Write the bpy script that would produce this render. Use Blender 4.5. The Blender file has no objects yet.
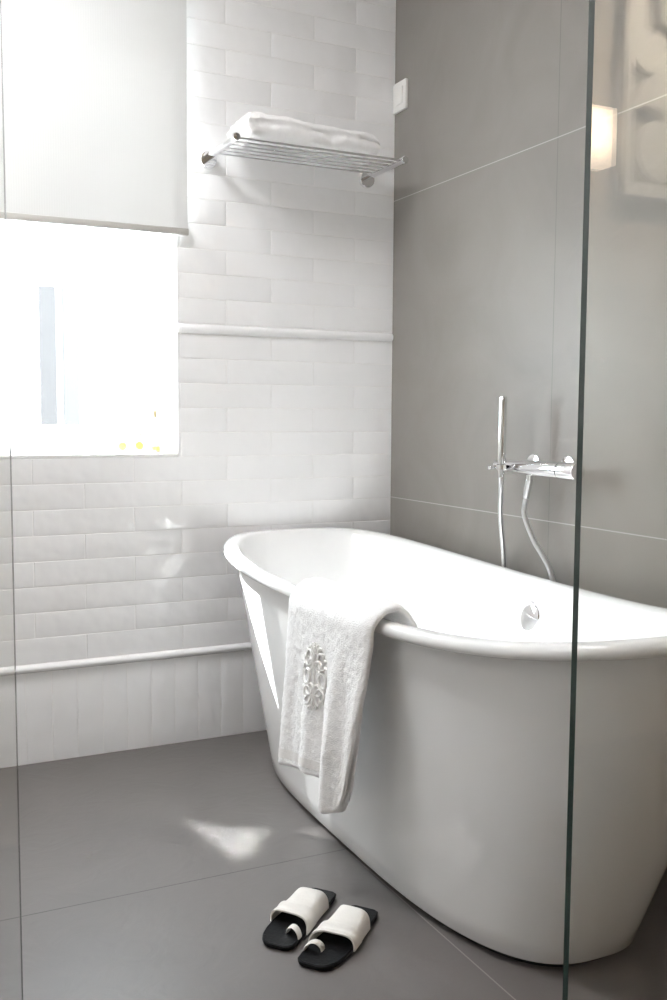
import bpy, bmesh, math, random
import numpy as np
from mathutils import Vector, Matrix, noise

random.seed(7)
S = bpy.context.scene
C = S.collection

# ---------------------------------------------------------------- camera
CAM = Vector((-1.67066, -2.98348, 1.04516))
yaw, pitch, roll = 0.45233, -0.08491, 0.0059
fw = Vector((math.sin(yaw)*math.cos(pitch), math.cos(yaw)*math.cos(pitch), math.sin(pitch)))
r0 = Vector((math.cos(yaw), -math.sin(yaw), 0)); u0 = r0.cross(fw)
rr = r0*math.cos(roll)+u0*math.sin(roll); uu = -r0*math.sin(roll)+u0*math.cos(roll)
cam_d = bpy.data.cameras.new('camera'); cam = bpy.data.objects.new('camera', cam_d); C.objects.link(cam)
M = Matrix((rr, uu, -fw)).transposed().to_4x4(); M.translation = CAM
cam.matrix_world = M
cam_d.sensor_fit = 'VERTICAL'; cam_d.sensor_height = 36; cam_d.sensor_width = 24
cam_d.lens = 985.487/1000*36
cam_d.clip_start = 0.02
S.camera = cam

# ---------------------------------------------------------------- sky, sun, exposure
W = bpy.data.worlds.new('sky'); S.world = W; W.use_nodes = True
bg = W.node_tree.nodes['Background']
bg.inputs[0].default_value = (0.87, 0.945, 1.0, 1); bg.inputs[1].default_value = 35.0
sun_d = bpy.data.lights.new('sun', 'SUN'); sun = bpy.data.objects.new('sun', sun_d); C.objects.link(sun)
sun_d.energy = 80; sun_d.angle = math.radians(0.6); sun_d.color = (1, 0.99, 0.98)
SUN_DIR = Vector((0.68, -1.0, -1.20)).normalized()
sun.rotation_euler = SUN_DIR.to_track_quat('-Z', 'Y').to_euler()
sun.location = (-3, 4, 5)
def portal(name, loc, normal, sx, sy):
    d = bpy.data.lights.new(name, 'AREA'); d.shape = 'RECTANGLE'; d.size = sx; d.size_y = sy
    d.cycles.is_portal = True
    o = bpy.data.objects.new(name, d); C.objects.link(o); o.location = loc
    o.rotation_euler = Vector(normal).to_track_quat('-Z', 'Z').to_euler()
portal('window_portal', (-1.091, 0.30, 1.69), (0, -1, 0), 0.68, 1.56)
S.view_settings.view_transform = 'Standard'; S.view_settings.look = 'None'
S.view_settings.exposure = -0.12; S.view_settings.gamma = 1.0; S.view_settings.use_curve_mapping = False
S.cycles.max_bounces = 12; S.cycles.diffuse_bounces = 6; S.cycles.glossy_bounces = 5
S.cycles.transparent_max_bounces = 16; S.cycles.transmission_bounces = 8
S.cycles.caustics_reflective = True; S.cycles.blur_glossy = 0.0
S.cycles.sample_clamp_indirect = 0.0
S.cycles.use_guiding = True; S.cycles.guiding_training_samples = 64; S.cycles.use_adaptive_sampling = False

# ---------------------------------------------------------------- helpers
class MB:
    """collects shapes given in world coordinates into one mesh"""
    def __init__(s): s.bm = bmesh.new()
    def box(s, lo, hi, bevel=0.0, seg=2, mat=0):
        t = bmesh.new(); bmesh.ops.create_cube(t, size=1)
        lo, hi = Vector(lo), Vector(hi)
        for v in t.verts: v.co = Vector([(lo[i]+hi[i])/2+v.co[i]*(hi[i]-lo[i]) for i in range(3)])
        if bevel > 0: bmesh.ops.bevel(t, geom=t.edges[:]+t.verts[:], offset=bevel, segments=seg, profile=0.5, affect='EDGES')
        s.add(t, mat); return s
    def add(s, t, mat=0):
        m = bpy.data.meshes.new('t')
        for f in t.faces: f.material_index = mat
        t.to_mesh(m); t.free()
        s.bm.from_mesh(m); bpy.data.meshes.remove(m)
    def grid(s, rows, closed_u=False, cap0=False, cap1=False, mat=0, closed_v=False):
        vs = [[s.bm.verts.new(p) for p in r] for r in rows]
        n = len(rows[0]); R = len(rows)
        for i in range(R if closed_v else R-1):
            a, b = vs[i], vs[(i+1) % R]
            for j in range(n if closed_u else n-1):
                k = (j+1) % n
                f = s.bm.faces.new((a[j], a[k], b[k], b[j])); f.material_index = mat
        if cap0: f = s.bm.faces.new(vs[0][::-1]); f.material_index = mat
        if cap1: f = s.bm.faces.new(vs[-1]); f.material_index = mat
        return s
    def tube(s, pts, rad, n=16, caps=True, mat=0, samples=0):
        pts = [Vector(p) for p in pts]
        if samples: pts = spline(pts, samples)
        rads = rad if isinstance(rad, (list, tuple)) else [rad]*len(pts)
        if len(rads) != len(pts):
            rads = list(np.interp(np.linspace(0, 1, len(pts)), np.linspace(0, 1, len(rads)), rads))
        rows = []; T = None; N = None
        for i, p in enumerate(pts):
            t = (pts[min(i+1, len(pts)-1)]-pts[max(i-1, 0)]).normalized()
            if N is None:
                N = t.orthogonal().normalized()
            else:
                N = (N - t*N.dot(t)).normalized()
            B = t.cross(N)
            rows.append([p+(N*math.cos(a)+B*math.sin(a))*rads[i] for a in [2*math.pi*k/n for k in range(n)]])
        s.grid(rows, closed_u=True, cap0=caps, cap1=caps, mat=mat); return s
    def lathe(s, base, axis, prof, n=40, mat=0, caps=True):
        base = Vector(base); ax = Vector(axis).normalized(); N = ax.orthogonal().normalized(); B = ax.cross(N)
        rows = [[base+ax*h+(N*math.cos(a)+B*math.sin(a))*max(r, 1e-5) for a in [2*math.pi*k/n for k in range(n)]] for r, h in prof]
        s.grid(rows, closed_u=True, cap0=caps, cap1=caps, mat=mat); return s
    def build(s, name, mat, parent=None, smooth=True, origin=None, angle=40):
        bmesh.ops.recalc_face_normals(s.bm, faces=s.bm.faces[:])
        off = Vector(origin) if origin is not None else (root_loc(parent) if parent else Vector((0, 0, 0)))
        for v in s.bm.verts: v.co -= off
        me = bpy.data.meshes.new(name); s.bm.to_mesh(me); s.bm.free()
        for m in (mat if isinstance(mat, (list, tuple)) else [mat]): me.materials.append(m)
        if smooth:
            me.polygons.foreach_set('use_smooth', [True]*len(me.polygons))
            try: me.set_sharp_from_angle(angle=math.radians(angle))
            except Exception: pass
        o = bpy.data.objects.new(name, me); C.objects.link(o)
        if parent: o.parent = parent
        else: o.location = off
        return o
def root_loc(p):
    v = Vector((0, 0, 0))
    while p is not None: v += p.location; p = p.parent
    return v
def spline(pts, n):
    P = [pts[0]*2-pts[1]]+list(pts)+[pts[-1]*2-pts[-2]]; out = []
    segs = len(pts)-1
    for k in range(n+1):
        x = k/n*segs; i = min(int(x), segs-1); t = x-i
        a, b, c, d = P[i], P[i+1], P[i+2], P[i+3]
        out.append(0.5*((2*b)+(c-a)*t+(2*a-5*b+4*c-d)*t*t+(3*b-a-3*c+d)*t**3))
    return out
def tag(o, label=None, cat=None, group=None, kind=None):
    for k, v in (('label', label), ('category', cat), ('group', group), ('kind', kind)):
        if v: o[k] = v
    return o
def thing(name, loc, label, cat, group=None):
    o = bpy.data.objects.new(name, None); C.objects.link(o); o.location = loc; o.empty_display_size = 0.05
    return tag(o, label, cat, group)
def struct(o): o['kind'] = 'structure'; return o

# ---------------------------------------------------------------- materials
def mat(name, col=(0.8, 0.8, 0.8), rough=0.5, metal=0.0, spec=0.5, var=0.0, var_scale=5.0, bump=0.0, bump_scale=20.0,
        bump_detail=3.0, bump_dist=0.01, sheen=0.0, coat=0.0, rough_var=0.0, trans=0.0):
    m = bpy.data.materials.new(name); m.use_nodes = True
    nt = m.node_tree; b = nt.nodes['Principled BSDF']
    b.inputs['Base Color'].default_value = (*col, 1); b.inputs['Roughness'].default_value = rough
    b.inputs['Metallic'].default_value = metal; b.inputs['Specular IOR Level'].default_value = spec
    b.inputs['Sheen Weight'].default_value = sheen; b.inputs['Coat Weight'].default_value = coat
    b.inputs['Transmission Weight'].default_value = trans
    tc = nt.nodes.new('ShaderNodeTexCoord')
    if var > 0:
        n = nt.nodes.new('ShaderNodeTexNoise'); n.inputs['Scale'].default_value = var_scale; n.inputs['Detail'].default_value = 5
        nt.links.new(tc.outputs['Object'], n.inputs['Vector'])
        cr = nt.nodes.new('ShaderNodeValToRGB')
        cr.color_ramp.elements[0].position = 0.3; cr.color_ramp.elements[1].position = 0.7
        cr.color_ramp.elements[0].color = (*[c*(1-var) for c in col], 1); cr.color_ramp.elements[1].color = (*[min(1, c*(1+var)) for c in col], 1)
        nt.links.new(n.outputs['Fac'], cr.inputs['Fac']); nt.links.new(cr.outputs['Color'], b.inputs['Base Color'])
    if bump > 0:
        n = nt.nodes.new('ShaderNodeTexNoise'); n.inputs['Scale'].default_value = bump_scale; n.inputs['Detail'].default_value = bump_detail
        nt.links.new(tc.outputs['Object'], n.inputs['Vector'])
        bp = nt.nodes.new('ShaderNodeBump'); bp.inputs['Strength'].default_value = bump; bp.inputs['Distance'].default_value = bump_dist
        nt.links.new(n.outputs['Fac'], bp.inputs['Height']); nt.links.new(bp.outputs['Normal'], b.inputs['Normal'])
    return m

def slab_mat(name, col, rough, lines, joint_cols, swirl=0.25, var=0.06, halfw=0.0016, stagger=None):
    """large format porcelain slabs with fine joints. lines: list of (axis, offset, pitch)"""
    m = bpy.data.materials.new(name); m.use_nodes = True; nt = m.node_tree; L = nt.links
    b = nt.nodes['Principled BSDF']
    g = nt.nodes.new('ShaderNodeNewGeometry'); sx = nt.nodes.new('ShaderNodeSeparateXYZ'); L.new(g.outputs['Position'], sx.inputs[0])
    def math_(op, a, v=None):
        n = nt.nodes.new('ShaderNodeMath'); n.operation = op
        for i, q in enumerate((a, v)):
            if q is None: continue
            if isinstance(q, (int, float)): n.inputs[i].default_value = q
            else: L.new(q, n.inputs[i])
        return n.outputs[0]
    n1 = nt.nodes.new('ShaderNodeTexNoise'); n1.inputs['Scale'].default_value = 3.0; n1.inputs['Detail'].default_value = 6
    n1.inputs['Distortion'].default_value = 1.2
    L.new(g.outputs['Position'], n1.inputs['Vector'])
    cr = nt.nodes.new('ShaderNodeValToRGB')
    cr.color_ramp.elements[0].position = 0.35; cr.color_ramp.elements[1].position = 0.65
    cr.color_ramp.elements[0].color = (*[c*(1-var) for c in col], 1); cr.color_ramp.elements[1].color = (*[c*(1+var) for c in col], 1)
    L.new(n1.outputs['Fac'], cr.inputs['Fac'])
    out = cr.outputs['Color']
    for (ax, off, pitch), jc in zip(lines, joint_cols):
        src = sx.outputs[ax]
        if stagger and ax == stagger[0]:      # rows of slabs shift against each other
            row = math_('LESS_THAN', stagger[3], sx.outputs[stagger[1]])
            src = math_('ADD', src, math_('MULTIPLY', row, stagger[2]))
        d = math_('SUBTRACT', src, off-pitch*0.5)
        d = math_('FLOORED_MODULO', d, pitch)
        d = math_('ABSOLUTE', math_('SUBTRACT', d, pitch*0.5))
        k = math_('LESS_THAN', d, halfw)
        mx = nt.nodes.new('ShaderNodeMix'); mx.data_type = 'RGBA'
        L.new(k, mx.inputs[0]); L.new(out, mx.inputs[6]); mx.inputs[7].default_value = (*jc, 1)
        out = mx.outputs[2]
    L.new(out, b.inputs['Base Color']); b.inputs['Specular IOR Level'].default_value = 0.34
    n2 = nt.nodes.new('ShaderNodeTexNoise'); n2.inputs['Scale'].default_value = 9; n2.inputs['Detail'].default_value = 4; n2.inputs['Distortion'].default_value = 2.5
    L.new(g.outputs['Position'], n2.inputs['Vector'])
    bp = nt.nodes.new('ShaderNodeBump'); bp.inputs['Strength'].default_value = swirl; bp.inputs['Distance'].default_value = 0.01
    L.new(n2.outputs['Fac'], bp.inputs['Height']); L.new(bp.outputs['Normal'], b.inputs['Normal'])
    mr = nt.nodes.new('ShaderNodeMapRange'); mr.inputs[3].default_value = rough-0.06; mr.inputs[4].default_value = rough+0.08
    L.new(n1.outputs['Fac'], mr.inputs[0]); L.new(mr.outputs[0], b.inputs['Roughness'])
    return m

def glass_mat(name, tint=(0.97, 0.985, 0.975), f0=0.04):
    m = bpy.data.materials.new(name); m.use_nodes = True; nt = m.node_tree; L = nt.links
    nt.nodes.remove(nt.nodes['Principled BSDF']); out = nt.nodes['Material Output']
    t = nt.nodes.new('ShaderNodeBsdfTransparent'); t.inputs[0].default_value = (*tint, 1)
    g = nt.nodes.new('ShaderNodeBsdfGlossy'); g.inputs['Roughness'].default_value = 0.0
    lw = nt.nodes.new('ShaderNodeLayerWeight'); lw.inputs[0].default_value = 0.5
    p = nt.nodes.new('ShaderNodeMath'); p.operation = 'POWER'; L.new(lw.outputs['Facing'], p.inputs[0]); p.inputs[1].default_value = 5
    q = nt.nodes.new('ShaderNodeMath'); q.operation = 'MULTIPLY_ADD'; L.new(p.outputs[0], q.inputs[0]); q.inputs[1].default_value = 1-f0; q.inputs[2].default_value = f0
    mx = nt.nodes.new('ShaderNodeMixShader'); L.new(q.outputs[0], mx.inputs[0]); L.new(t.outputs[0], mx.inputs[1]); L.new(g.outputs[0], mx.inputs[2])
    L.new(mx.outputs[0], out.inputs['Surface'])
    return m

def cloth_mat(name, col, translucency, through=0.0, weave=900.0):
    m = bpy.data.materials.new(name); m.use_nodes = True; nt = m.node_tree; L = nt.links
    nt.nodes.remove(nt.nodes['Principled BSDF']); out = nt.nodes['Material Output']
    d = nt.nodes.new('ShaderNodeBsdfDiffuse'); d.inputs[0].default_value = (*col, 1)
    tl = nt.nodes.new('ShaderNodeBsdfTranslucent'); tl.inputs[0].default_value = (*col, 1)
    tp = nt.nodes.new('ShaderNodeBsdfTransparent')
    tc = nt.nodes.new('ShaderNodeTexCoord'); w = nt.nodes.new('ShaderNodeTexWave'); w.inputs['Scale'].default_value = weave/20
    w.inputs['Distortion'].default_value = 0.5
    L.new(tc.outputs['Object'], w.inputs['Vector'])
    bp = nt.nodes.new('ShaderNodeBump'); bp.inputs['Strength'].default_value = 0.05; bp.inputs['Distance'].default_value = 0.002
    L.new(w.outputs['Fac'], bp.inputs['Height']); L.new(bp.outputs[0], d.inputs['Normal'])
    m1 = nt.nodes.new('ShaderNodeMixShader'); m1.inputs[0].default_value = translucency
    L.new(d.outputs[0], m1.inputs[1]); L.new(tl.outputs[0], m1.inputs[2])
    m2 = nt.nodes.new('ShaderNodeMixShader'); m2.inputs[0].default_value = through
    L.new(m1.outputs[0], m2.inputs[1]); L.new(tp.outputs[0], m2.inputs[2])
    L.new(m2.outputs[0], out.inputs['Surface'])
    return m

GREY = (0.232, 0.215, 0.200)
M_floor = slab_mat('grey_porcelain_floor', (0.140, 0.128, 0.123), 0.42, [(1, -0.923, 1.0), (0, -0.632, 2.0)], [(0.06, 0.055, 0.05), (0.26, 0.245, 0.23)], swirl=0.12, stagger=(0, 1, 1.0, -0.923))
M_wallg = slab_mat('grey_porcelain_wall', GREY, 0.42, [(1, -0.868, 1.0), (2, 1.771, 1.004)], [(0.17, 0.16, 0.15), (0.42, 0.40, 0.38)], swirl=0.08, halfw=0.0014)
M_tile = mat('white_glazed_tile', (0.86, 0.855, 0.86), rough=0.09, var=0.02, var_scale=4, bump=0.45, bump_scale=12, bump_detail=1.5, bump_dist=0.013)
M_grout = mat('pale_grout', (0.84, 0.83, 0.825), rough=0.8, var=0.04, var_scale=30, bump=0.3, bump_scale=300)
M_white = mat('white_wall_paint', (0.80, 0.79, 0.77), rough=0.6, var=0.02, var_scale=3, bump=0.05, bump_scale=120)
M_warm = mat('warm_grey_wall_paint', (0.50, 0.425, 0.345), rough=0.6, var=0.03, var_scale=3, bump=0.05, bump_scale=120)
M_ceil = mat('ceiling_paint', (0.78, 0.76, 0.73), rough=0.7, var=0.02, var_scale=2, bump=0.05, bump_scale=100)
M_frame = mat('white_lacquered_wood', (0.85, 0.85, 0.84), rough=0.3, var=0.02, var_scale=8, bump=0.03, bump_scale=60)
M_enamel = mat('white_enamel', (0.825, 0.825, 0.825), rough=0.10, var=0.01, var_scale=2, bump=0.006, bump_scale=26, bump_detail=1.0, bump_dist=0.01)
M_dark = mat('shadow_line_black', (0.02, 0.02, 0.02), rough=0.7, var=0.2, var_scale=40)  # plinth colour: the shadow line under the tub painted as black
M_chrome = mat('polished_chrome', (0.83, 0.83, 0.84), rough=0.06, metal=1.0, var=0.02, var_scale=15)
M_hose = mat('brushed_metal_hose', (0.66, 0.66, 0.67), rough=0.28, metal=1.0, var=0.05, var_scale=200)
M_terry = mat('white_terry_cloth', (0.90, 0.89, 0.89), rough=0.95, spec=0.1, var=0.03, var_scale=60, bump=0.55, bump_scale=420, bump_detail=5, bump_dist=0.005, sheen=0.5)
M_thread = mat('white_embroidery_thread', (0.86, 0.85, 0.83), rough=0.55, var=0.05, var_scale=120, bump=0.5, bump_scale=500, bump_dist=0.002)
M_hem = mat('flat_woven_hem', (0.86, 0.84, 0.825), rough=0.9, spec=0.1, var=0.03, var_scale=80, bump=0.5, bump_scale=500, bump_dist=0.002)
M_plastic = mat('white_switch_plastic', (0.72, 0.71, 0.69), rough=0.35, var=0.01, var_scale=10)
M_leather = mat('cream_leather', (0.72, 0.69, 0.65), rough=0.55, var=0.05, var_scale=25, bump=0.35, bump_scale=90, bump_dist=0.004)
M_black = mat('black_leather', (0.007, 0.007, 0.008), spec=0.14, rough=0.5, var=0.2, var_scale=30, bump=0.25, bump_scale=160, bump_dist=0.002)
M_glass = glass_mat('clear_shower_glass', (0.984, 0.988, 0.984), f0=0.055)
M_pane = glass_mat('window_glass', (0.96, 0.98, 0.98))
M_edge = mat('green_glass_edge', (0.009, 0.026, 0.020), rough=0.12, var=0.15, var_scale=3, spec=0.6)
M_blind = cloth_mat('screen_blind_fabric', (0.68, 0.68, 0.675), 0.007, 0.0008)
M_sheer = cloth_mat('sheer_white_voile', (0.93, 0.93, 0.92), 0.55, 0.06)
M_bar = mat('white_painted_bar', (0.46, 0.445, 0.42), rough=0.4, var=0.02, var_scale=10)
M_stucco = mat('pale_grey_stucco', (0.50, 0.50, 0.50), rough=0.9, var=0.04, var_scale=4, bump=0.3, bump_scale=40)
M_shutter2 = mat('blue_grey_shutter_paint', (0.049, 0.048, 0.047), rough=0.9, var=0.04, var_scale=4, spec=0.0)
M_shutter = mat('slate_shutter_paint', (0.039, 0.037, 0.037), rough=0.9, var=0.04, var_scale=4, spec=0.0)

# ---------------------------------------------------------------- setting
TP, TH = 0.07645, 0.302            # tile row pitch and tile length with joint
SILL = 0.916
WX0, WX1, WZ1 = -1.42, -0.762, 2.45
XL, XR, YF, ZC = -2.35, 1.75, -3.60, 2.75
DEP = 0.28
MB().box((XL-0.2, YF-0.2, -0.12), (XR+0.2, 0.3, 0)).build('floor', M_floor, smooth=False); struct(bpy.data.objects['floor'])
struct(MB().box((XL-0.2, YF-0.2, ZC), (XR+0.2, 0.3, ZC+0.12)).build('ceiling', M_ceil, smooth=False))

# back wall: masonry around the window opening, then glazed tiles
wb = MB()
y0 = 0.006
wb.box((XL-0.2, y0, 0), (WX0, DEP, ZC)); wb.box((WX1, y0, 0), (0.0, DEP, ZC))
wb.box((WX0, y0, 0), (WX1, DEP, SILL-0.002)); wb.box((WX0, y0, WZ1), (WX1, DEP, ZC))
wall_back = struct(wb.build('wall_back', M_white, smooth=False))
gr = MB()
for lo, hi in [((XL, 0), (WX0, ZC)), ((WX1, 0), (0.0, ZC)), ((WX0, 0), (WX1, SILL-0.002)), ((WX0, WZ1), (WX1, ZC))]:
    gr.box((lo[0], 0.0009, lo[1]), (hi[0], 0.0062, hi[1]))
gr.build('grout', M_grout, wall_back, smooth=False)
def tile(mb, x0, x1, z0, z1, rnd):
    if x1-x0 < 0.004 or z1-z0 < 0.004: return
    e = 0.0028; a, b_ = rnd.uniform(-1, 1)*0.0003*min(1, (x1-x0)/0.2), rnd.uniform(-1, 1)*0.00010*min(1, (z1-z0)/0.1); c = rnd.uniform(-1, 1)*0.0002
    cx, cz = (x0+x1)/2, (z0+z1)/2; hx, hz = max((x1-x0)/2, .01), max((z1-z0)/2, .01)
    f = lambda x, z, d: (x, d + (a*(x-cx)/hx + b_*(z-cz)/hz + c if d < 0.001 else 0), z)
    rings = []
    for ins, d in ((0, 0.0034), (0, 0.0010), (0.0008, 0.0002), (e, -0.0002)):
        rings.append([f(x0+ins, z0+ins, d), f(x1-ins, z0+ins, d), f(x1-ins, z1-ins, d), f(x0+ins, z1-ins, d)])
    mb.grid(rings, closed_u=True, cap1=True)
tl = MB(); rnd = random.Random(3); J = 0.0022
colx = -0.1476                      # joint position of one half-tile column
T1, T2 = SILL+5*TP, SILL+5*TP+0.0323
rows = [(SILL-(k+1)*TP, SILL-k*TP, k) for k in range(8)]
rows += [(SILL+k*TP, SILL+(k+1)*TP, -k-1) for k in range(5)]
rows += [(T2+k*TP, T2+(k+1)*TP, -k-6) for k in range(20)]
for z0, z1, k in rows:
    z1 = min(z1, ZC)
    if z0 >= ZC: continue
    par = (k % 2) if k >= 0 else ((k+0) % 2)
    if k <= -6: par = k % 2
    shift = colx-0.151 if par == 0 else colx
    for i in range(-9, 3):
        x0, x1 = shift+i*TH, shift+(i+1)*TH
        x0, x1 = max(x0, XL), min(x1, -0.003)
        if x1 <= x0: continue
        spans = [(x0, x1)]
        if z1 > SILL+0.01 and z0 < WZ1-0.03:
            spans = [(x0, min(x1, WX0)), (max(x0, WX1), x1)]
        for a, b_ in spans:
            if b_-a > 0.005: tile(tl, a+J/2, b_-J/2, z0+J/2, z1-J/2, rnd)
tl.build('wall_tile', M_tile, wall_back, smooth=True, angle=14)
# baseboard of upright tiles
bbm = MB(); x = -0.013
bb_root = struct(MB().box((XL, 0.0006, 0.001), (-0.001, 0.0050, 0.277)).build('baseboard_back', M_grout, smooth=False))
while x > XL:
    tile(bbm, max(x-TP+J/2, XL), x-J/2, 0.003, 0.2745, rnd); x -= TP
bbm.build('upright_tile', M_tile, bb_root, smooth=True, angle=14)
# pencil mouldings
def moulding(x0, x1, z0, z1, d):
    mb = MB(); pts = []
    zc, hz = (z0+z1)/2, (z1-z0)/2
    prof = [(0.004, z0)]+[(-d*math.sin(math.pi*t)**0.7 if 0 < t < 1 else 0.0, z0+(z1-z0)*t) for t in np.linspace(0, 1, 11)]+[(0.004, z1)]
    n = max(2, int((x1-x0)/0.03)); R = []
    for i in range(n+1):
        xx = x0+(x1-x0)*i/n
        R.append([(xx, y-0.0006*math.sin(xx*37), z) for y, z in prof])
    # pieces of tile length with hairline gaps
    mb.grid(R); mb.bm.faces.new([v for v in mb.bm.verts[:len(prof)]][::-1]); 
    return mb
struct(moulding(XL, -0.003, 0.2775, 0.303, 0.014).build('trim_1', M_tile))
struct(moulding(WX1, -0.003, T1+0.001, T2-0.001, 0.012).build('trim_2', M_tile))

struct(MB().box((0, -2.20, 0), (0.16, 0.28, ZC)).build('wall_right', M_wallg, smooth=False))
struct(MB().box((0.16, -2.20, 0), (XR, -2.04, ZC)).build('wall_alcove', M_warm, smooth=False))
struct(MB().box((XR, YF-0.2, 0), (XR+0.2, -2.04, ZC)).build('wall_far_right', M_warm, smooth=False))
struct(MB().box((XL-0.2, YF-0.2, 0), (XR, YF, ZC)).build('wall_front', M_warm, smooth=False))
struct(MB().box((XL-0.1, YF, 0), (XL, 0.003, ZC)).build('wall_left', M_white, smooth=False))

# ---------------------------------------------------------------- windows
def rect_frame(mb, x0, x1, z0, z1, y0, y1, w, wb_=None, bev=0.003):
    wb_ = wb_ or w
    mb.box((x0, y0, z0), (x0+w, y1, z1), bev); mb.box((x1-w, y0, z0), (x1, y1, z1), bev)
    mb.box((x0+w, y0, z0), (x1-w, y1, z0+wb_), bev); mb.box((x0+w, y0, z1-w), (x1-w, y1, z1), bev)
w1 = bpy.data.objects.new('window_1', None); C.objects.link(w1); w1.location = (-1.091, 0.15, SILL); struct(w1)
mb = MB(); rect_frame(mb, WX0, WX1, SILL+0.012, WZ1, 0.14, 0.20, 0.035); mb.build('window_frame', M_frame, w1)
XM = -1.165
for a, b_ in ((WX0+0.036, XM-0.001), (XM+0.001, WX1-0.036)):
    mb = MB()
    lw_ = 0.010
    # slim sash: narrow meeting stile, deep bottom rail
    mb.box((a, 0.135, SILL+0.048), (b_, 0.175, 1.012), 0.003)
    mb.box((a, 0.135, WZ1-0.09), (b_, 0.175, WZ1-0.037), 0.003)
    left_w = 0.04 if a < -1.2 else lw_; right_w = 0.062 if a < -1.2 else 0.04
    mb.box((a, 0.135, 1.012), (a+left_w, 0.175, WZ1-0.09), 0.003)
    mb.box((b_-right_w, 0.135, 1.012), (b_, 0.175, WZ1-0.09), 0.003)
    sash = mb.build('sash', M_frame, w1)
    MB().box((a+left_w-0.005, 0.153, 1.008), (b_-right_w+0.005, 0.157, WZ1-0.085)).build('pane', M_pane, sash, smooth=False)
mb = MB(); mb.box((WX0+0.001, -0.001, SILL-0.001), (WX1-0.001, 0.30, SILL+0.011), 0.003); mb.build('window_sill', M_frame, w1)

# ---------------------------------------------------------------- bathtub
TUB = dict(zip("rz xc yc a b n0 n1 h0 dh0 dh1 m ax eg a2 b2 n2 y2 x2".split(),
    (-0.0159, -0.3954, -0.9553, 0.3277, 0.9275, 3.5039, 2.9567, 0.6279, 0.0382, 0.0906, 2.6762, 0.0102, 0.0928, 0.2250, 0.6680, 3.4339, -0.9160, -0.4132)))
D = TUB
def rot_tub(x, y):
    c, s = math.cos(D['rz']), math.sin(D['rz']); px, py = x+0.42, y+0.93
    return c*px-s*py-0.42, s*px+c*py-0.93
def unit(th, n):
    c, s = math.cos(th), math.sin(th); e = 2/n
    return math.copysign(abs(c)**e, c), math.copysign(abs(s)**e, s)
def rim_pt(th, dr, dz):
    w = (1+math.sin(th))/2; n = D['n1']+(D['n0']-D['n1'])*w
    x, y = unit(th, n)
    h = D['h0']+(D['dh0'] if y > 0 else D['dh1'])*abs(y)**D['m']+D['ax']*y
    X, Y = rot_tub(D['xc']+(D['a']*(1+D['eg']*y)+dr)*x, D['yc']+(D['b']+dr)*y)
    return Vector((X, Y, h+dz))
def base_pt(th, dr, z):
    w = (1+math.sin(th))/2
    x, y = unit(th, 2.85+(3.6-2.85)*w)
    X, Y = rot_tub(D['x2']+(D['a2']+dr)*x, D['y2']+(D['b2']+dr)*y)
    return Vector((X, Y, z))
NT = 240
def th_list():
    # even spacing along the rim rather than in angle
    t = np.linspace(0, 2*math.pi, 4001); P = np.array([rim_pt(a, 0, 0) for a in t])
    L = np.concatenate([[0], np.cumsum(np.linalg.norm(np.diff(P, axis=0), axis=1))])
    return list(np.interp(np.linspace(0, L[-1], NT+1)[:-1], L, t))
TH_ = th_list()
def tub_rows():
    R = []
    for z, dr in ((0.010, -0.016), (0.0105, -0.008), (0.014, -0.002)):
        R.append([base_pt(t, dr, z) for t in TH_])
    for k in range(0, 15):
        s = k/14; s = 0.03+0.97*s
        R.append([base_pt(t, 0, 0).lerp(rim_pt(t, -0.024, -0.029), s) for t in TH_])
    for dr, dz in ((-0.020, -0.0285), (-0.010, -0.0285), (0.0, -0.0275), (0.006, -0.0245), (0.009, -0.019), (0.0095, -0.012), (0.007, -0.005), (0.002, -0.001),
                   (-0.006, 0.0), (-0.016, 0.0), (-0.025, -0.0015), (-0.032, -0.005), (-0.037, -0.011)):
        R.append([rim_pt(t, dr, dz) for t in TH_])
    for k in range(1, 15):
        s = k/14
        q = s**1.15
        R.append([rim_pt(t, -0.040, -0.018).lerp(base_pt(t, -0.045, 0.17), q) for t in TH_])
    for sc, z in ((0.95, 0.150), (0.86, 0.138), (0.7, 0.131), (0.45, 0.128), (0.2, 0.126)):
        cx, cy = rot_tub(D['x2'], D['y2'])
        R.append([Vector((cx+(p.x-cx)*sc, cy+(p.y-cy)*sc, z)) for p in [base_pt(t, -0.045, 0) for t in TH_]])
    return R
tub = thing('bathtub', (-0.42, -0.93, 0), 'large white freestanding roll rim bathtub with sides tapering to a narrow base', 'bathtub')
MB().grid(tub_rows(), closed_u=True, cap0=True, cap1=True).build('tub_shell', M_enamel, tub, angle=60)
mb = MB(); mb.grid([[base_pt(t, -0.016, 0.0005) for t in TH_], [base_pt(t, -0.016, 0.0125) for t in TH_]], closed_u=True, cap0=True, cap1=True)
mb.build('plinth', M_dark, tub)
# overflow on the inner long wall
def inner_wall(y, z):
    best = None
    for k in range(400):
        th = -0.9+1.8*k/399
        A, B = rim_pt(th, -0.040, -0.018), base_pt(th, -0.045, 0.17)
        if abs(A.z-B.z) < 1e-6: continue
        q = (A.z-z)/(A.z-B.z); P = A.lerp(B, q)
        if best is None or abs(P.y-y) < abs(best.y-y): best = P
    return best
OV = inner_wall(-0.955, 0.534)
nrm = Vector((-0.975, 0.0, 0.22)).normalized()
ov = MB(); ov.lathe(OV-nrm*0.004, nrm, [(0.036, 0.0), (0.0365, 0.007), (0.034, 0.0105), (0.028, 0.0120), (0.012, 0.0135), (0.001, 0.0138)], 40)
cover = ov.build('overflow_cover', M_chrome, tub)
tag(cover, 'round chrome overflow cover')
MB().lathe(OV-nrm*0.003+Vector((0, 0, 0.030)), Vector((0, 0, 1)), [(0.006, 0), (0.0065, 0.012), (0.004, 0.014)], 16).build('overflow_catch', M_chrome, cover)
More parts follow.
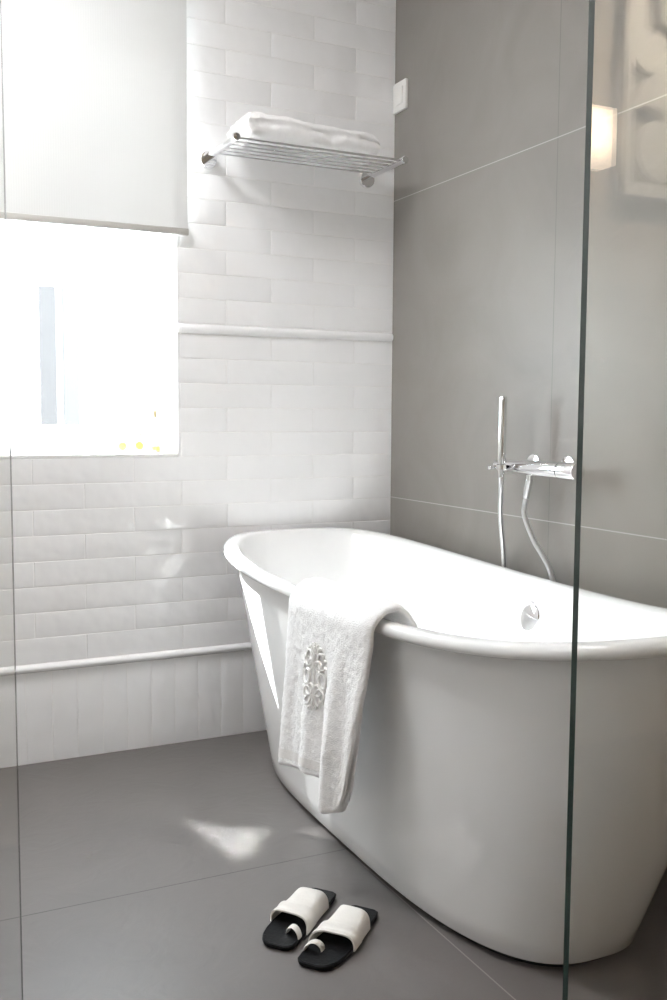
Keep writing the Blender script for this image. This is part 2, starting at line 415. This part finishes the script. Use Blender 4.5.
MB().lathe((-0.42, -0.90, 0.125), (0, 0, 1), [(0.036, 0), (0.036, 0.004), (0.030, 0.006), (0.001, 0.008)], 32).build('drain_plug', M_chrome, tub)

# ---------------------------------------------------------------- shower glass
YG, GT = -2.08, 0.010
def pane(name, x0, x1, label, edges):
    t = thing(name, ((x0+x1)/2, YG, 0), label, 'glass panel', 'frameless shower glass panels')
    g = MB(); g.box((x0, YG-GT/2, 0.002), (x1, YG+GT/2, 2.62))
    for f in g.bm.faces:
        n = f.normal; f.material_index = 0 if abs(n.y) > 0.5 else 1
    g.build('glass', [M_glass, M_edge], t, smooth=False)
    return t
pane('glass_panel', -0.9145, -0.004, 'clear glass shower screen in front of the tub, green vertical edge at its left', None)
pane('glass_panel', XL+0.004, -1.5475, 'clear glass shower screen at far left, only its thin edge line shows', None)

# ---------------------------------------------------------------- roller blind and sheers
bl = thing('roller_blind', (-1.09, -0.03, 1.59), 'white translucent roller blind half lowered over the window', 'blind')
BX0, BX1 = -1.46, -0.731
R = []
for i in range(25):
    z = 1.612+(2.49-1.612)*i/24
    R.append([(BX0+(BX1-BX0)*j/30, -0.019+0.0006*math.sin(j*0.8+i*0.2), z) for j in range(31)])
fb = MB().grid(R).build('blind_fabric', M_blind, bl)
mb = MB(); mb.box((BX0-0.001, -0.0265, 1.5935), (BX1+0.001, -0.0115, 1.6135), 0.003); mb.build('bottom_bar', M_bar, bl)
mb = MB(); mb.lathe((BX0, -0.040, 2.51), (1, 0, 0), [(0.02, 0), (0.02, BX1-BX0)], 24); rt = mb.build('roller_tube', M_bar, bl)
for xx in (BX0-0.004, BX1+0.001):
    mb = MB(); mb.box((xx, -0.06, 2.47), (xx+0.003, 0.0, 2.55), 0.001); mb.build('bracket', M_frame, bl)
def sheer(x0, x1, label, ph):
    t = thing('sheer_curtain', ((x0+x1)/2, 0.09, SILL+0.02), label, 'curtain', 'sheer curtains inside the window')
    n = 60; rows_ = []
    for i in range(20):
        z = SILL+0.02+(2.38-SILL-0.02)*i/19
        rows_.append([(x0+(x1-x0)*j/n, 0.092+0.014*math.sin(j/n*(x1-x0)*150+ph+0.3*math.sin(i*0.4)), z) for j in range(n+1)])
    MB().grid(rows_).build('voile', M_sheer, t)
    mb = MB(); mb.tube([(x0, 0.092, 2.385), (x1, 0.092, 2.385)], 0.006, 12); mb.build('curtain_rod', M_frame, t)
sheer(WX0+0.006, -1.195, 'sheer white curtain drawn to the left side of the bright window', 0.0)
sheer(-0.862, WX1-0.006, 'sheer white curtain at the right side of the bright window behind the bottles', 1.3)

# ---------------------------------------------------------------- towel rack
RZ = 1.838; RY = -0.250; RXL, RXR = -0.662, -0.108
rk = thing('towel_rack', ((RXL+RXR)/2, 0, RZ), 'chrome wall towel shelf with slim rods mounted on white tiles', 'towel rack')
for xx in (RXL, RXR):
    mb = MB(); mb.lathe((xx, 0.001, RZ-0.008), (0, -1, 0), [(0.026, 0), (0.0275, 0.003), (0.0275, 0.012), (0.025, 0.015), (0.001, 0.0155)], 36); mb.build('wall_mount', M_chrome, rk)
    mb = MB(); mb.tube([(xx, -0.012, RZ), (xx, RY-0.008, RZ)], 0.0105, 24); arm = mb.build('side_arm', M_chrome, rk)
    mb = MB(); mb.lathe((xx, RY-0.006, RZ), (0, -1, 0), [(0.0115, 0), (0.0118, 0.006), (0.010, 0.009), (0.001, 0.0095)], 28); mb.build('end_cap', M_chrome, arm)
for k in range(6):
    yy = -0.055-(0.185)*k/5
    mb = MB(); mb.tube([(RXL, yy, RZ+0.003), (RXR, yy, RZ+0.003)], 0.0038, 12); mb.build('rod', M_chrome, rk)

# folded towel on the rack
def folded_towel():
    t0 = Vector((-0.385, -0.145, RZ+0.0072))
    mb = MB()
    x0, x1 = -0.612, -0.172; y1, y0_ = -0.040, -0.232
    nx, H = 90, 0.100
    sec = []          # closed cross-section with a soft groove between the two folds at the front
    for k in range(64):
        a = 2*math.pi*k/64
        c, s = math.cos(a), math.sin(a); e = 2/3.2
        yy = math.copysign(abs(c)**e, c); zz = math.copysign(abs(s)**e, s)
        if yy < -0.6: yy += 0.10*math.exp(-((zz-0.18)/0.16)**2)
        sec.append((yy, zz))
    rows_ = []
    for i in range(nx+1):
        u = i/nx; X = x0+(x1-x0)*u
        e0 = min(1, u/0.03); e1 = min(1, (1-u)/0.07)
        sq = (1-(1-e0)**2)**0.5*(1-(1-e1)**2)**0.5; sq = 0.15+0.85*sq
        ht = H*(0.90+0.10*math.sin(math.pi*min(1, u*1.25))-0.30*max(0, u-0.45)**1.2)*(0.93+0.07*math.sin(u*9))
        row = []
        for (yy, zz) in sec:
            p = Vector((X, (y1+y0_)/2+yy*(y1-y0_)/2*(0.9+0.1*sq), t0.z+ht/2+zz*ht/2*sq*0.995))
            nz = noise.noise(Vector((X*14, p.y*14, p.z*22)))*0.008+noise.noise(Vector((X*45, p.y*45, p.z*45)))*0.0018
            ruff = max(0, 1-u/0.16)
            nz += ruff*0.006*noise.noise(Vector((X*38, p.y*30, p.z*70)))
            up = 1 if zz > -0.8 else 0
            p.y += nz*yy*1.2*up; p.z += nz*max(0, zz)*up
            p.x += ruff*0.012*noise.noise(Vector((p.y*40, p.z*80, 3.1)))*up
            row.append(p)
        rows_.append(row)
    mb.grid(rows_, closed_u=True, cap0=True, cap1=True)
    o = thing('folded_towel', t0, 'folded white towel lying on the chrome rack', 'towel')
    mb.build('towel_body', M_terry, o, angle=80)
folded_towel()

# ---------------------------------------------------------------- wall switch
sw = thing('wall_switch', (-0.004, -0.046, 2.102), 'small square white wall switch near the corner on the grey wall', 'switch')
mb = MB(); mb.box((-0.011, -0.088, 2.054), (0.0, -0.004, 2.150), 0.003); mb.build('switch_plate', M_plastic, sw)
mb = MB(); mb.box((-0.016, -0.072, 2.074), (-0.010, -0.026, 2.130), 0.0025); mb.build('rocker', M_plastic, sw)

# ---------------------------------------------------------------- bath mixer and hand shower
MX, MZ = -0.062, 0.911
mx_ = thing('bath_mixer', (MX, -0.885, MZ), 'chrome wall mounted bath mixer bar above the far tub rim', 'faucet')
mb = MB(); mb.lathe((MX, -0.735, MZ), (0, -1, 0), [(0.001, 0), (0.0185, 0.001), (0.0205, 0.004), (0.0215, 0.252), (0.0212, 0.254)], 40); mb.build('mixer_body', M_chrome, mx_)
mb = MB(); mb.lathe((MX, -0.992, MZ), (0, -1, 0), [(0.0195, 0), (0.0225, 0.002), (0.0230, 0.062), (0.0215, 0.065), (0.001, 0.0655)], 40); mb.build('control_knob', M_chrome, mx_)
for yy in (-0.805, -0.950):
    mb = MB(); mb.lathe((0.001, yy, MZ+0.004), (-1, 0, 0), [(0.030, 0), (0.031, 0.003), (0.029, 0.010), (0.014, 0.012), (0.013, 0.05)], 40); mb.build('wall_flange', M_chrome, mx_)
mb = MB(); mb.tube([(MX, -0.862, MZ-0.015), (MX, -0.860, MZ-0.034)], [0.009, 0.009], 20); mb.build('hose_outlet', M_chrome, mx_)
mb = MB(); mb.lathe((MX, -0.748, MZ), (0, 1, 0), [(0.012, -0.006), (0.012, 0.012), (0.0145, 0.013), (0.0145, 0.032), (0.001, 0.033)], 28); mb.build('shower_holder', M_chrome, mx_)
mb = MB(); mb.lathe((MX-0.008, -0.735, MZ-0.004), (-1, 0.05, -0.02), [(0.007, 0), (0.0062, 0.03), (0.005, 0.033), (0.001, 0.0335)], 20); mb.build('diverter_pin', M_chrome, mx_)
mb = MB(); mb.lathe((MX-0.0335, -0.782, MZ-0.007), (-0.02, -0.035, 1), [(0.0118, 0), (0.0142, 0.001), (0.0142, 0.013), (0.0118, 0.014)], 28, caps=False); mb.box((MX-0.026, -0.786, MZ-0.005), (MX-0.010, -0.778, MZ+0.005), 0.001); mb.build('cradle_ring', M_chrome, mx_)
HY = -0.782
hs = thing('hand_shower', (MX-0.008, HY, MZ), 'slim chrome stick hand shower upright in the mixer holder', 'hand shower')
hx = MX-0.0335
mb = MB(); mb.lathe((hx, HY, MZ-0.03), (-0.02, -0.035, 1), [(0.001, 0), (0.0075, 0.001), (0.0085, 0.03), (0.0108, 0.045), (0.0108, 0.217), (0.0095, 0.219), (0.001, 0.2192)], 28); mb.build('handset', M_chrome, hs)
hose_pts = [(MX, -0.8505, MZ-0.074), (MX, -0.8435, MZ-0.100), (MX, -0.8445, MZ-0.130), (-0.055, -0.876, 0.72), (-0.037, -0.930, 0.635), (-0.030, -0.955, 0.50), (-0.030, -0.90, 0.33),
            (-0.030, -0.80, 0.30), (-0.033, -0.722, 0.43), (-0.036, -0.722, 0.62), (-0.074, -0.752, 0.77), (hx, HY, MZ-0.06), (hx, HY, MZ-0.028)]
mb = MB(); mb.tube(hose_pts, 0.0066, 14, samples=160); hose = mb.build('hose', M_hose, hs)
mb = MB(); mb.tube([(MX, -0.862, MZ-0.030), (MX, -0.8555, MZ-0.054), (MX, -0.8485, MZ-0.080)], [0.0100, 0.0098, 0.0084], 20, samples=8); mb.build('hose_nut', M_chrome, hose)

# ---------------------------------------------------------------- towel over the rim
def lip_tables():
    A = [rim_pt(t, 0.0095, -0.014) for t in np.linspace(math.pi-1.2, math.pi+1.45, 500)]
    A.sort(key=lambda p: p.y); ys = [p.y for p in A]
    B = [rim_pt(t, -0.037, 0.0) for t in np.linspace(math.pi-1.2, math.pi+1.45, 500)]
    B.sort(key=lambda p: p.y)
    return (lambda y: float(np.interp(y, ys, [p.x for p in A])), lambda y: float(np.interp(y, ys, [p.z+0.014 for p in A])),
            lambda y: float(np.interp(y, [p.y for p in B], [p.x for p in B])))
lip_o, lip_h, lip_i = lip_tables()
TT = 0.024
HEM = ([0, .25, .5, .585, .62, .70, .80, .90, 1.0], [.200, .222, .236, .238, .184, .184, .200, .265, .39])
def towel_pt(s, t, off):
    """s across (left to right), t along the drape (0 inside the tub, 1 hem); off = offset along the outward normal"""
    yt = -0.872-0.395*s                       # y at the lip
    yb_ = -0.822-0.412*s                      # y at the hem
    h = lip_h(yt); xo = lip_o(yt); xi = lip_i(yt)
    g = TT*0.5+0.003
    zh = float(np.interp(s, *HEM))
    low = [(xi+g+0.045, h-0.105), (xi+g+0.024, h-0.045), (xi+g+0.009, h-0.002), (xi-0.006, h+g+0.011), ((xi+xo)/2, h+g+0.010), (xo+0.006, h+g+0.005), (xo-g-0.005, h-0.008), (xo-g-0.009, h-0.05)]
    P = [Vector((a, 0, b_)) for a, b_ in low]
    top = 0.36
    if t < top:
        sp = spline(P, 40); x = t/top*40; i = min(int(x), 39); p = sp[i].lerp(sp[i+1], x-i)
        d = (sp[i+1]-sp[i]).normalized(); tt = 0
    else:
        tt = (t-top)/(1-top); p = P[-1].lerp(Vector((xo-g-0.010, 0, zh)), tt); d = Vector((0, 0, -1))
    n = Vector((d.z, 0, -d.x))
    q = min(1, tt*1.6)
    fold = 0.016*math.exp(-((s-0.70)/0.07)**2)*q + 0.004*math.sin(s*21+0.6)*q - 0.007*math.exp(-((s-0.56)/0.035)**2)*q - 0.005*math.exp(-((s-0.30)/0.04)**2)*min(1, tt*1.1) + 0.006*math.exp(-((s-0.42)/0.05)**2)*min(1, tt*1.2)
    fold += 0.010*s*s*q
    y = yt+(yb_-yt)*(tt**1.2)
    y += 0.004*noise.noise(Vector((tt*4, s*3, 0)))
    v = p+n*(off+fold)
    # side roll of the folded edge on the right
    return Vector((v.x, y, v.z))
def towel():
    mb = MB(); ns, nt_ = 150, 230; rows_ = []
    for i in range(nt_+1):
        t = i/nt_
        te = min(1, (1-t)/0.02); te = 0.35+0.65*math.sqrt(1-(1-te)**2)
        row = []
        for side in (1, -1):
            rng = range(ns+1) if side == 1 else range(ns, -1, -1)
            for j in rng:
                s = j/ns
                w = (1-abs(2*s-1)**10)**0.5
                if j in (0, ns) and side == -1: continue
                o = side*TT/2*w*te
                if side == 1:
                    pz = towel_pt(s, t, 0)
                    o += 0.0014*noise.noise(pz*55)+0.0012*noise.noise(Vector((pz.x*150, pz.y*260, pz.z*110)))
                row.append(towel_pt(s, t, o))
        rows_.append(row)
    mb.grid(rows_, closed_u=True, cap0=True, cap1=True)
    o = thing('bath_towel', (-0.75, -1.06, 0.64), 'white terry towel with embroidered crest draped over the near tub rim', 'towel')
    mb.build('towel_cloth', M_terry, o, angle=80)
    # flat woven border near the hem
    rows_ = []
    for i in range(7):
        t = 0.925+0.04*i/6
        rows_.append([towel_pt(0.012+0.565*j/50, t, TT/2*(1-abs(2*(0.012+0.565*j/50)-1)**10)**0.5+0.0012) for j in range(51)])
    MB().grid(rows_).build('woven_border', M_hem, o)
    # raised crest: scrolls of thread
    em = MB(); rnd = random.Random(11)
    def on(s, t): return towel_pt(s, t, TT/2+0.0022)
    def scroll(cs, ct, r, turns, a0, sgn):
        pts = []
        for k in range(18):
            a = a0+sgn*turns*2*math.pi*k/17; q = r*(1-0.75*k/17)
            pts.append(on(cs+q*1.25*math.cos(a), ct+q*0.95*math.sin(a)))
        em.tube(pts, [0.0028, 0.0034, 0.0022], 8)
    cs, ct = 0.45, 0.56
    for (ds, dt, r, tr, a0) in ((0.07, -0.08, 0.05, 1.1, 0.5), (0.085, 0.0, 0.055, 1.2, -1.0), (0.07, 0.08, 0.05, 1.1, 2.0), (0.038, -0.04, 0.04, 1.0, 3.0), (0.038, 0.05, 0.04, 1.0, 0.0)):
        scroll(cs+ds, ct+dt, r, tr, a0, 1); scroll(cs-ds, ct+dt, r, tr, math.pi-a0, -1)
    em.tube([on(cs, ct-0.13), on(cs-0.012, ct-0.05), on(cs+0.012, ct+0.04), on(cs, ct+0.125)], 0.004, 8, samples=16)
    for a in (-0.05, -0.025, 0, 0.025, 0.05):
        em.tube([on(cs+a*0.6, ct-0.10), on(cs+a, ct-0.125), on(cs+a*1.3, ct-0.145+abs(a)*0.4)], [0.003, 0.0036, 0.0015], 8, samples=8)
    for k in range(26):
        a = k/26*2*math.pi
        em.tube([on(cs+0.125*math.cos(a), ct+0.125*math.sin(a)), on(cs+0.145*math.cos(a+0.13), ct+0.145*math.sin(a+0.13))], [0.0015, 0.0032, 0.0015], 8, samples=4)
    tag(em.build('embroidered_crest', M_thread, o), 'raised white embroidered crest')
towel()

# ---------------------------------------------------------------- sandals
def sandal(cx, cy, ang, side, label):
    """side=+1: big toe on +X of the shoe (toe points to local +Y)"""
    o = thing('sandal', (cx, cy, 0), label, 'sandal', 'pair of sandals on the floor')
    c, s = math.cos(ang), math.sin(ang)
    def Wd(x, y, z): x *= side; return Vector((cx+c*x-s*y, cy+s*x+c*y, z))
    # half outline right (inner) and left (outer) as function of y
    ys =  [-.122, -.118, -.105, -.08, -.04, 0.0, .04, .07, .095, .112, .120, .124]
    xin = [.024, .031, .035, .036, .036, .038, .041, .0425, .0425, .041, .035, .026]
    xou = [-.022, -.029, -.033, -.035, -.037, -.040, -.042, -.040, -.035, -.027, -.018, -.008]
    yy = np.linspace(-.122, .124, 60); fi = np.interp(yy, ys, xin); fo = np.interp(yy, ys, xou)
    outline = [(fi[k], yy[k]) for k in range(60)]+[(fo[k], yy[k]) for k in range(59, -1, -1)]
    def ring(sc, z): return [Wd(x-(math.copysign(sc, x)), y-(sc if y > .1 else (-sc if y < -.1 else 0)), z) for x, y in outline]
    MB().grid([ring(.004, 0.001), ring(.001, .003), ring(.001, .006)], closed_u=True, cap0=True, cap1=True).build('outsole', M_black, o, angle=35)
    MB().grid([ring(.003, .0055), ring(0, .0070), ring(0, .0105), ring(.002, .0125), ring(.006, .0115)], closed_u=True, cap0=True, cap1=True).build('footbed', M_black, o, angle=35)
    def wid(y): return float(np.interp(y, ys, xin)), float(np.interp(y, ys, xou))
    def band(y0i, y1i, y0o, y1o, hgt, lift, nv=22, nu=34, pleat=0.0):
        """arched strap between y0 (heel side) and y1 (toe side); i = inner edge, o = outer edge"""
        F, Bk = [], []
        for v in range(nv+1):
            q = v/nv; rf, rb = [], []
            for u in range(nu+1):
                a = math.pi*u/nu
                y = (1-u/nu)*(y0i+(y1i-y0i)*q)+(u/nu)*(y0o+(y1o-y0o)*q)
                y += 0.010*math.sin(a)*(q-0.5)*(-1 if q > .5 else -1)
                xi_, xo_ = wid(y); xm, hw = (xi_+xo_)/2, (xi_-xo_)/2+0.0015+lift
                h = hgt*(1-0.30*(y+0.04)/0.12)
                e = 0.50
                ca, sa = math.cos(a), math.sin(a)
                x = xm+hw*math.copysign(abs(ca)**e, ca)
                z = 0.004+(h)*abs(sa)**0.65+lift
                z += pleat*math.sin(q*math.pi*3)*sa
                p = (x, y, z); rf.append(Wd(*p))
                k2 = 0.0032; rb.append(Wd(xm+(hw-k2)*math.copysign(abs(ca)**e, ca), y, max(0.004, z-k2*max(sa, 0.15))))
            F.append(rf); Bk.append(rb)
        rows_ = [F[v]+Bk[v][::-1] for v in range(nv+1)]
        return MB().grid(rows_, closed_u=True, cap0=True, cap1=True)
    tag(band(-.066, .020, -.058, .014, .038, 0.0, pleat=0.0008).build('upper_strap', M_leather, o, angle=60), 'wide cream leather instep strap')
    tag(band(.008, .058, .000, .040, .039, 0.0036, nv=14, pleat=0.0014).build('lower_strap', M_leather, o, angle=60), 'cream leather strap folded over the wide strap')
    # toe loop at the inner front
    F = []
    for u in range(29):
        a = math.pi*u/28
        r = []
        for (dy, k) in ((-.009, 0), (-.007, .0012), (0, .0016), (.007, .0012), (.009, 0), (.007, -.0012), (0, -.0014), (-.007, -.0012)):
            rad = .0165+k
            r.append(Wd(.0245+rad*math.cos(a)*0.98, .074+dy+0.006*math.cos(a), .010+(.0185+k)*math.sin(a)))
        F.append(r)
    tag(MB().grid(F, closed_u=True, cap0=True, cap1=True).build('toe_loop', M_leather, o, angle=60), 'cream leather toe loop')
    return o
ANG = math.atan2(-0.815, -0.580)-0.0
dirx, diry = -0.785, -0.628
ANG = math.atan2(diry, dirx)-math.pi/2
sandal(-0.870, -1.185, ANG+0.02, -1, 'black soled sandal with cream straps, farther from the tub of the pair')
sandal(-0.825, -1.292, ANG, 1, 'black soled sandal with cream straps, nearer the tub and camera of the pair')

# ---------------------------------------------------------------- bottles on the sill
M_bottle = mat('clear_toiletry_plastic', (0.95, 0.95, 0.93), rough=0.08, trans=0.6, var=0.01)
M_label = mat('yellow_label_paper', (0.80, 0.60, 0.16), rough=0.6, var=0.35, var_scale=160)
M_gold = mat('pale_gold_liquid_bottle', (0.92, 0.86, 0.66), rough=0.1, trans=0.5, var=0.02)
M_cap = mat('brushed_gold_cap', (0.72, 0.62, 0.40), rough=0.3, metal=0.6, var=0.05)
ZS = SILL+0.0112
def bottle(x, y, h, r, label, kind):
    o = thing('toiletry_bottle', (x, y, ZS), label, 'bottle', 'bottles on the window sill')
    body = [(r*0.9, 0), (r, 0.003), (r, h*0.74), (r*0.75, h*0.80), (r*0.42, h*0.83), (r*0.42, h*0.86)]
    MB().lathe((x, y, ZS), (0, 0, 1), body, 28).build('bottle_body', M_gold if kind else M_bottle, o)
    MB().lathe((x, y, ZS+h*0.85), (0, 0, 1), [(r*0.5, 0), (r*0.52, h*0.02), (r*0.5, h*0.15), (r*0.4, h*0.155)], 24).build('cap', M_cap if kind else M_plastic, o)
    if not kind:
        d = Vector((CAM.x-x, CAM.y-y, 0)).normalized()
        MB().lathe(Vector((x, y, ZS+h*0.37))+d*(r-0.001), d, [(r*0.78, 0), (r*0.78, 0.0022), (r*0.7, 0.0026)], 24).build('round_label', M_label, o)
    else:
        MB().lathe((x, y, ZS+h*0.06), (0, 0, 1), [(r*1.01, 0), (r*1.02, 0.001), (r*1.02, 0.010), (r*1.01, 0.011)], 28, caps=False).build('base_band', M_label, o)
bottle(-0.926, 0.046, 0.056, 0.016, 'left small bottle with round yellow label on the sill', 0)
bottle(-0.873, 0.046, 0.062, 0.016, 'small bottle with round yellow label beside the tall bottle on the sill', 0)
bottle(-0.822, 0.046, 0.132, 0.0145, 'tall slim pale gold bottle in the right corner of the sill', 1)

# ---------------------------------------------------------------- lamp and fretwork panel behind the camera, seen mirrored in the glass
YW = YF+0.002
M_opal = bpy.data.materials.new('opal_lamp_glass'); M_opal.use_nodes = True
nt = M_opal.node_tree; b = nt.nodes['Principled BSDF']
b.inputs['Base Color'].default_value = (0.9, 0.82, 0.72, 1); b.inputs['Roughness'].default_value = 0.35
g = nt.nodes.new('ShaderNodeNewGeometry'); vm = nt.nodes.new('ShaderNodeVectorMath'); vm.operation = 'DISTANCE'
LX, LZ = 0.335, 1.872
vm.inputs[1].default_value = (LX-0.022, YW+0.085, LZ+0.012); nt.links.new(g.outputs['Position'], vm.inputs[0])
mr = nt.nodes.new('ShaderNodeMapRange'); mr.inputs[1].default_value = 0.02; mr.inputs[2].default_value = 0.11; mr.inputs[3].default_value = 17.0; mr.inputs[4].default_value = 5.0
mr.interpolation_type = 'SMOOTHSTEP'
nt.links.new(vm.outputs['Value'], mr.inputs[0])
b.inputs['Emission Color'].default_value = (1.0, 0.77, 0.53, 1); nt.links.new(mr.outputs[0], b.inputs['Emission Strength'])
sc = thing('wall_lamp', (LX, YW, LZ), 'lit box shaped opal glass wall lamp mirrored in the shower glass', 'lamp')
mb = MB(); mb.box((LX-0.03, YW+0.0, LZ-0.06), (LX+0.03, YW+0.02, LZ+0.06), 0.003); mb.build('backplate', M_chrome, sc)
mb = MB(); mb.box((LX-0.055, YW+0.018, LZ-0.083), (LX+0.052, YW+0.082, LZ+0.083), 0.004); mb.build('lamp_shade', M_opal, sc)
fp = thing('fretwork_panel', (0.80, YW, 1.73), 'white wall panel of cut out curves and discs mirrored in the shower glass', 'wall panel')
M_fret = mat('cream_painted_fretwork', (0.80, 0.76, 0.69), rough=0.5, var=0.02)
M_back = mat('grey_panel_backing', (0.30, 0.285, 0.265), rough=0.7, var=0.04)
mb = MB(); mb.box((0.47, YW, 1.745), (1.30, YW+0.012, 2.62)); mb.build('backing_board', M_back, fp, smooth=False)
def fret():
    cu = bpy.data.curves.new('fret', 'CURVE'); cu.dimensions = '2D'; cu.fill_mode = 'BOTH'; cu.extrude = 0.014; cu.bevel_depth = 0.0015
    def poly(pts):
        s_ = cu.splines.new('POLY'); s_.points.add(len(pts)-1); s_.use_cyclic_u = True
        for p, q in zip(s_.points, pts): p.co = (q[0], q[1], 0, 1)
    def arc(cx, cz, r, a0, a1, n=24, rz=None): return [(cx+r*math.cos(math.radians(a0+(a1-a0)*k/n)), cz+(rz or r)*math.sin(math.radians(a0+(a1-a0)*k/n))) for k in range(n+1)]
    poly([(0.458, 1.727), (1.31, 1.727), (1.31, 2.63), (0.458, 2.63)])
    for X in (0.0, 0.39):
        cx = 0.606+X
        # crescent shaped recess round a disc, open down to the lower frame
        poly([(0.492+X, 1.764), (0.800+X, 1.764), (0.795+X, 1.80), (0.755+X, 1.872), (0.70+X, 1.928), (0.648+X, 1.962)]
             + arc(0.560+X, 1.880, 0.118, 48, 126, 16)+[(0.492+X, 1.965)])
        poly(arc(cx, 1.868, 0.092, 0, 352, 48))
        # star shaped recess between the curves
        poly([(0.484+X, 2.136), (0.500+X, 2.112), (0.525+X, 2.097), (0.571+X, 2.094), (0.540+X, 2.074), (0.519+X, 2.048), (0.508+X, 2.018), (0.500+X, 2.006), (0.486+X, 2.004)])
        poly([(0.530+X, 2.228), (0.80+X, 2.165), (0.80+X, 2.57), (0.530+X, 2.57)])
        poly([(0.600+X, 2.262), (0.765+X, 2.225), (0.765+X, 2.52), (0.600+X, 2.52)])
    ob = bpy.data.objects.new('fret', cu); C.objects.link(ob)
    dg = bpy.context.evaluated_depsgraph_get(); me = bpy.data.meshes.new_from_object(ob.evaluated_get(dg))
    bpy.data.objects.remove(ob); bm = bmesh.new(); bm.from_mesh(me)
    m = MB(); m.bm.free(); m.bm = bm
    for v in bm.verts: x, z, d = v.co; v.co = (x, YW+0.0275+d, z)
    m.build('fretwork', M_fret, fp, smooth=False)
fret()
dl = thing('fretwork_fill_spot', (0.80, -2.95, ZC), 'added fill spotlight at the ceiling, out of view, brightening the fretwork panel', 'lamp')  # added spot, out of view, so the fretwork mirrors brighter in the glass
mb = MB(); mb.lathe((0.80, -2.95, ZC-0.001), (0, 0, -1), [(0.050, 0), (0.050, 0.006), (0.042, 0.010), (0.036, 0.004), (0.034, 0.0)], 32, caps=False); mb.build('trim_ring', M_chrome, dl)
ld = bpy.data.lights.new('spot', 'SPOT'); lo_ = bpy.data.objects.new('spot', ld); C.objects.link(lo_); lo_.parent = dl; lo_.location = (0, 0, -0.015)
ld.energy = 240; ld.color = (1, 0.86, 0.70); ld.spot_size = math.radians(75); ld.spot_blend = 0.6; ld.shadow_soft_size = 0.03
lo_.rotation_euler = Vector((0.0, -0.65, -0.75)).to_track_quat('-Z', 'Y').to_euler()

M_panel = bpy.data.materials.new('fill_panel_glow'); M_panel.use_nodes = True
b = M_panel.node_tree.nodes['Principled BSDF']
b.inputs['Base Color'].default_value = (0.9, 0.9, 0.88, 1); b.inputs['Emission Color'].default_value = (0.98, 0.985, 1.0, 1); b.inputs['Emission Strength'].default_value = 48.0
cl = thing('ceiling_fill_panel', (-1.65, -0.8, ZC), 'added glowing fill panel on the ceiling, out of view, brightening the tiled wall', 'lamp')  # added fill light, out of view, lifts the white back wall
mb = MB(); rect = (-1.25, -1.0, 0.25)
for xa, xb, ya, yb in ((-1.92, -1.90, -1.17, -0.63), (-1.40, -1.38, -1.17, -0.63), (-1.90, -1.40, -1.17, -1.15), (-1.90, -1.40, -0.65, -0.63)):
    mb.box((xa, ya, ZC-0.045), (xb, yb, ZC-0.001), 0.002)
mb.build('frame', M_frame, cl)
MB().box((-1.90, -1.15, ZC-0.040), (-1.40, -0.65, ZC-0.020)).build('diffuser', M_panel, cl, smooth=False)

# ---------------------------------------------------------------- house across the street
hb = thing('building', (0.5, 7.0, 0), 'pale house facade with grey shutters seen through the bright window', 'building')
mb = MB(); mb.box((-6, 7.0, -3.0), (14, 11.0, 3.60), 0.02); mb.build('facade', M_stucco, hb)
mb = MB(); mb.box((-6.3, 6.8, 3.55), (14.3, 11.2, 3.75), 0.03); mb.build('cornice', M_frame, hb)
for x in (-1.43, 0.165, 1.76, 3.355):
    mb = MB(); mb.box((x-0.295, 6.945, 0.945), (x-0.03, 6.985, 2.285), 0.01); mb.build('shutter', M_shutter, hb)
    mb = MB(); mb.box((x+0.035, 6.945, 0.945), (x+0.19, 6.985, 2.285), 0.01); mb.build('shutter', M_shutter2, hb)
struct(MB().box((-20, 0.6, -3.2), (25, 30, -3.0)).build('ground', M_stucco, smooth=False))
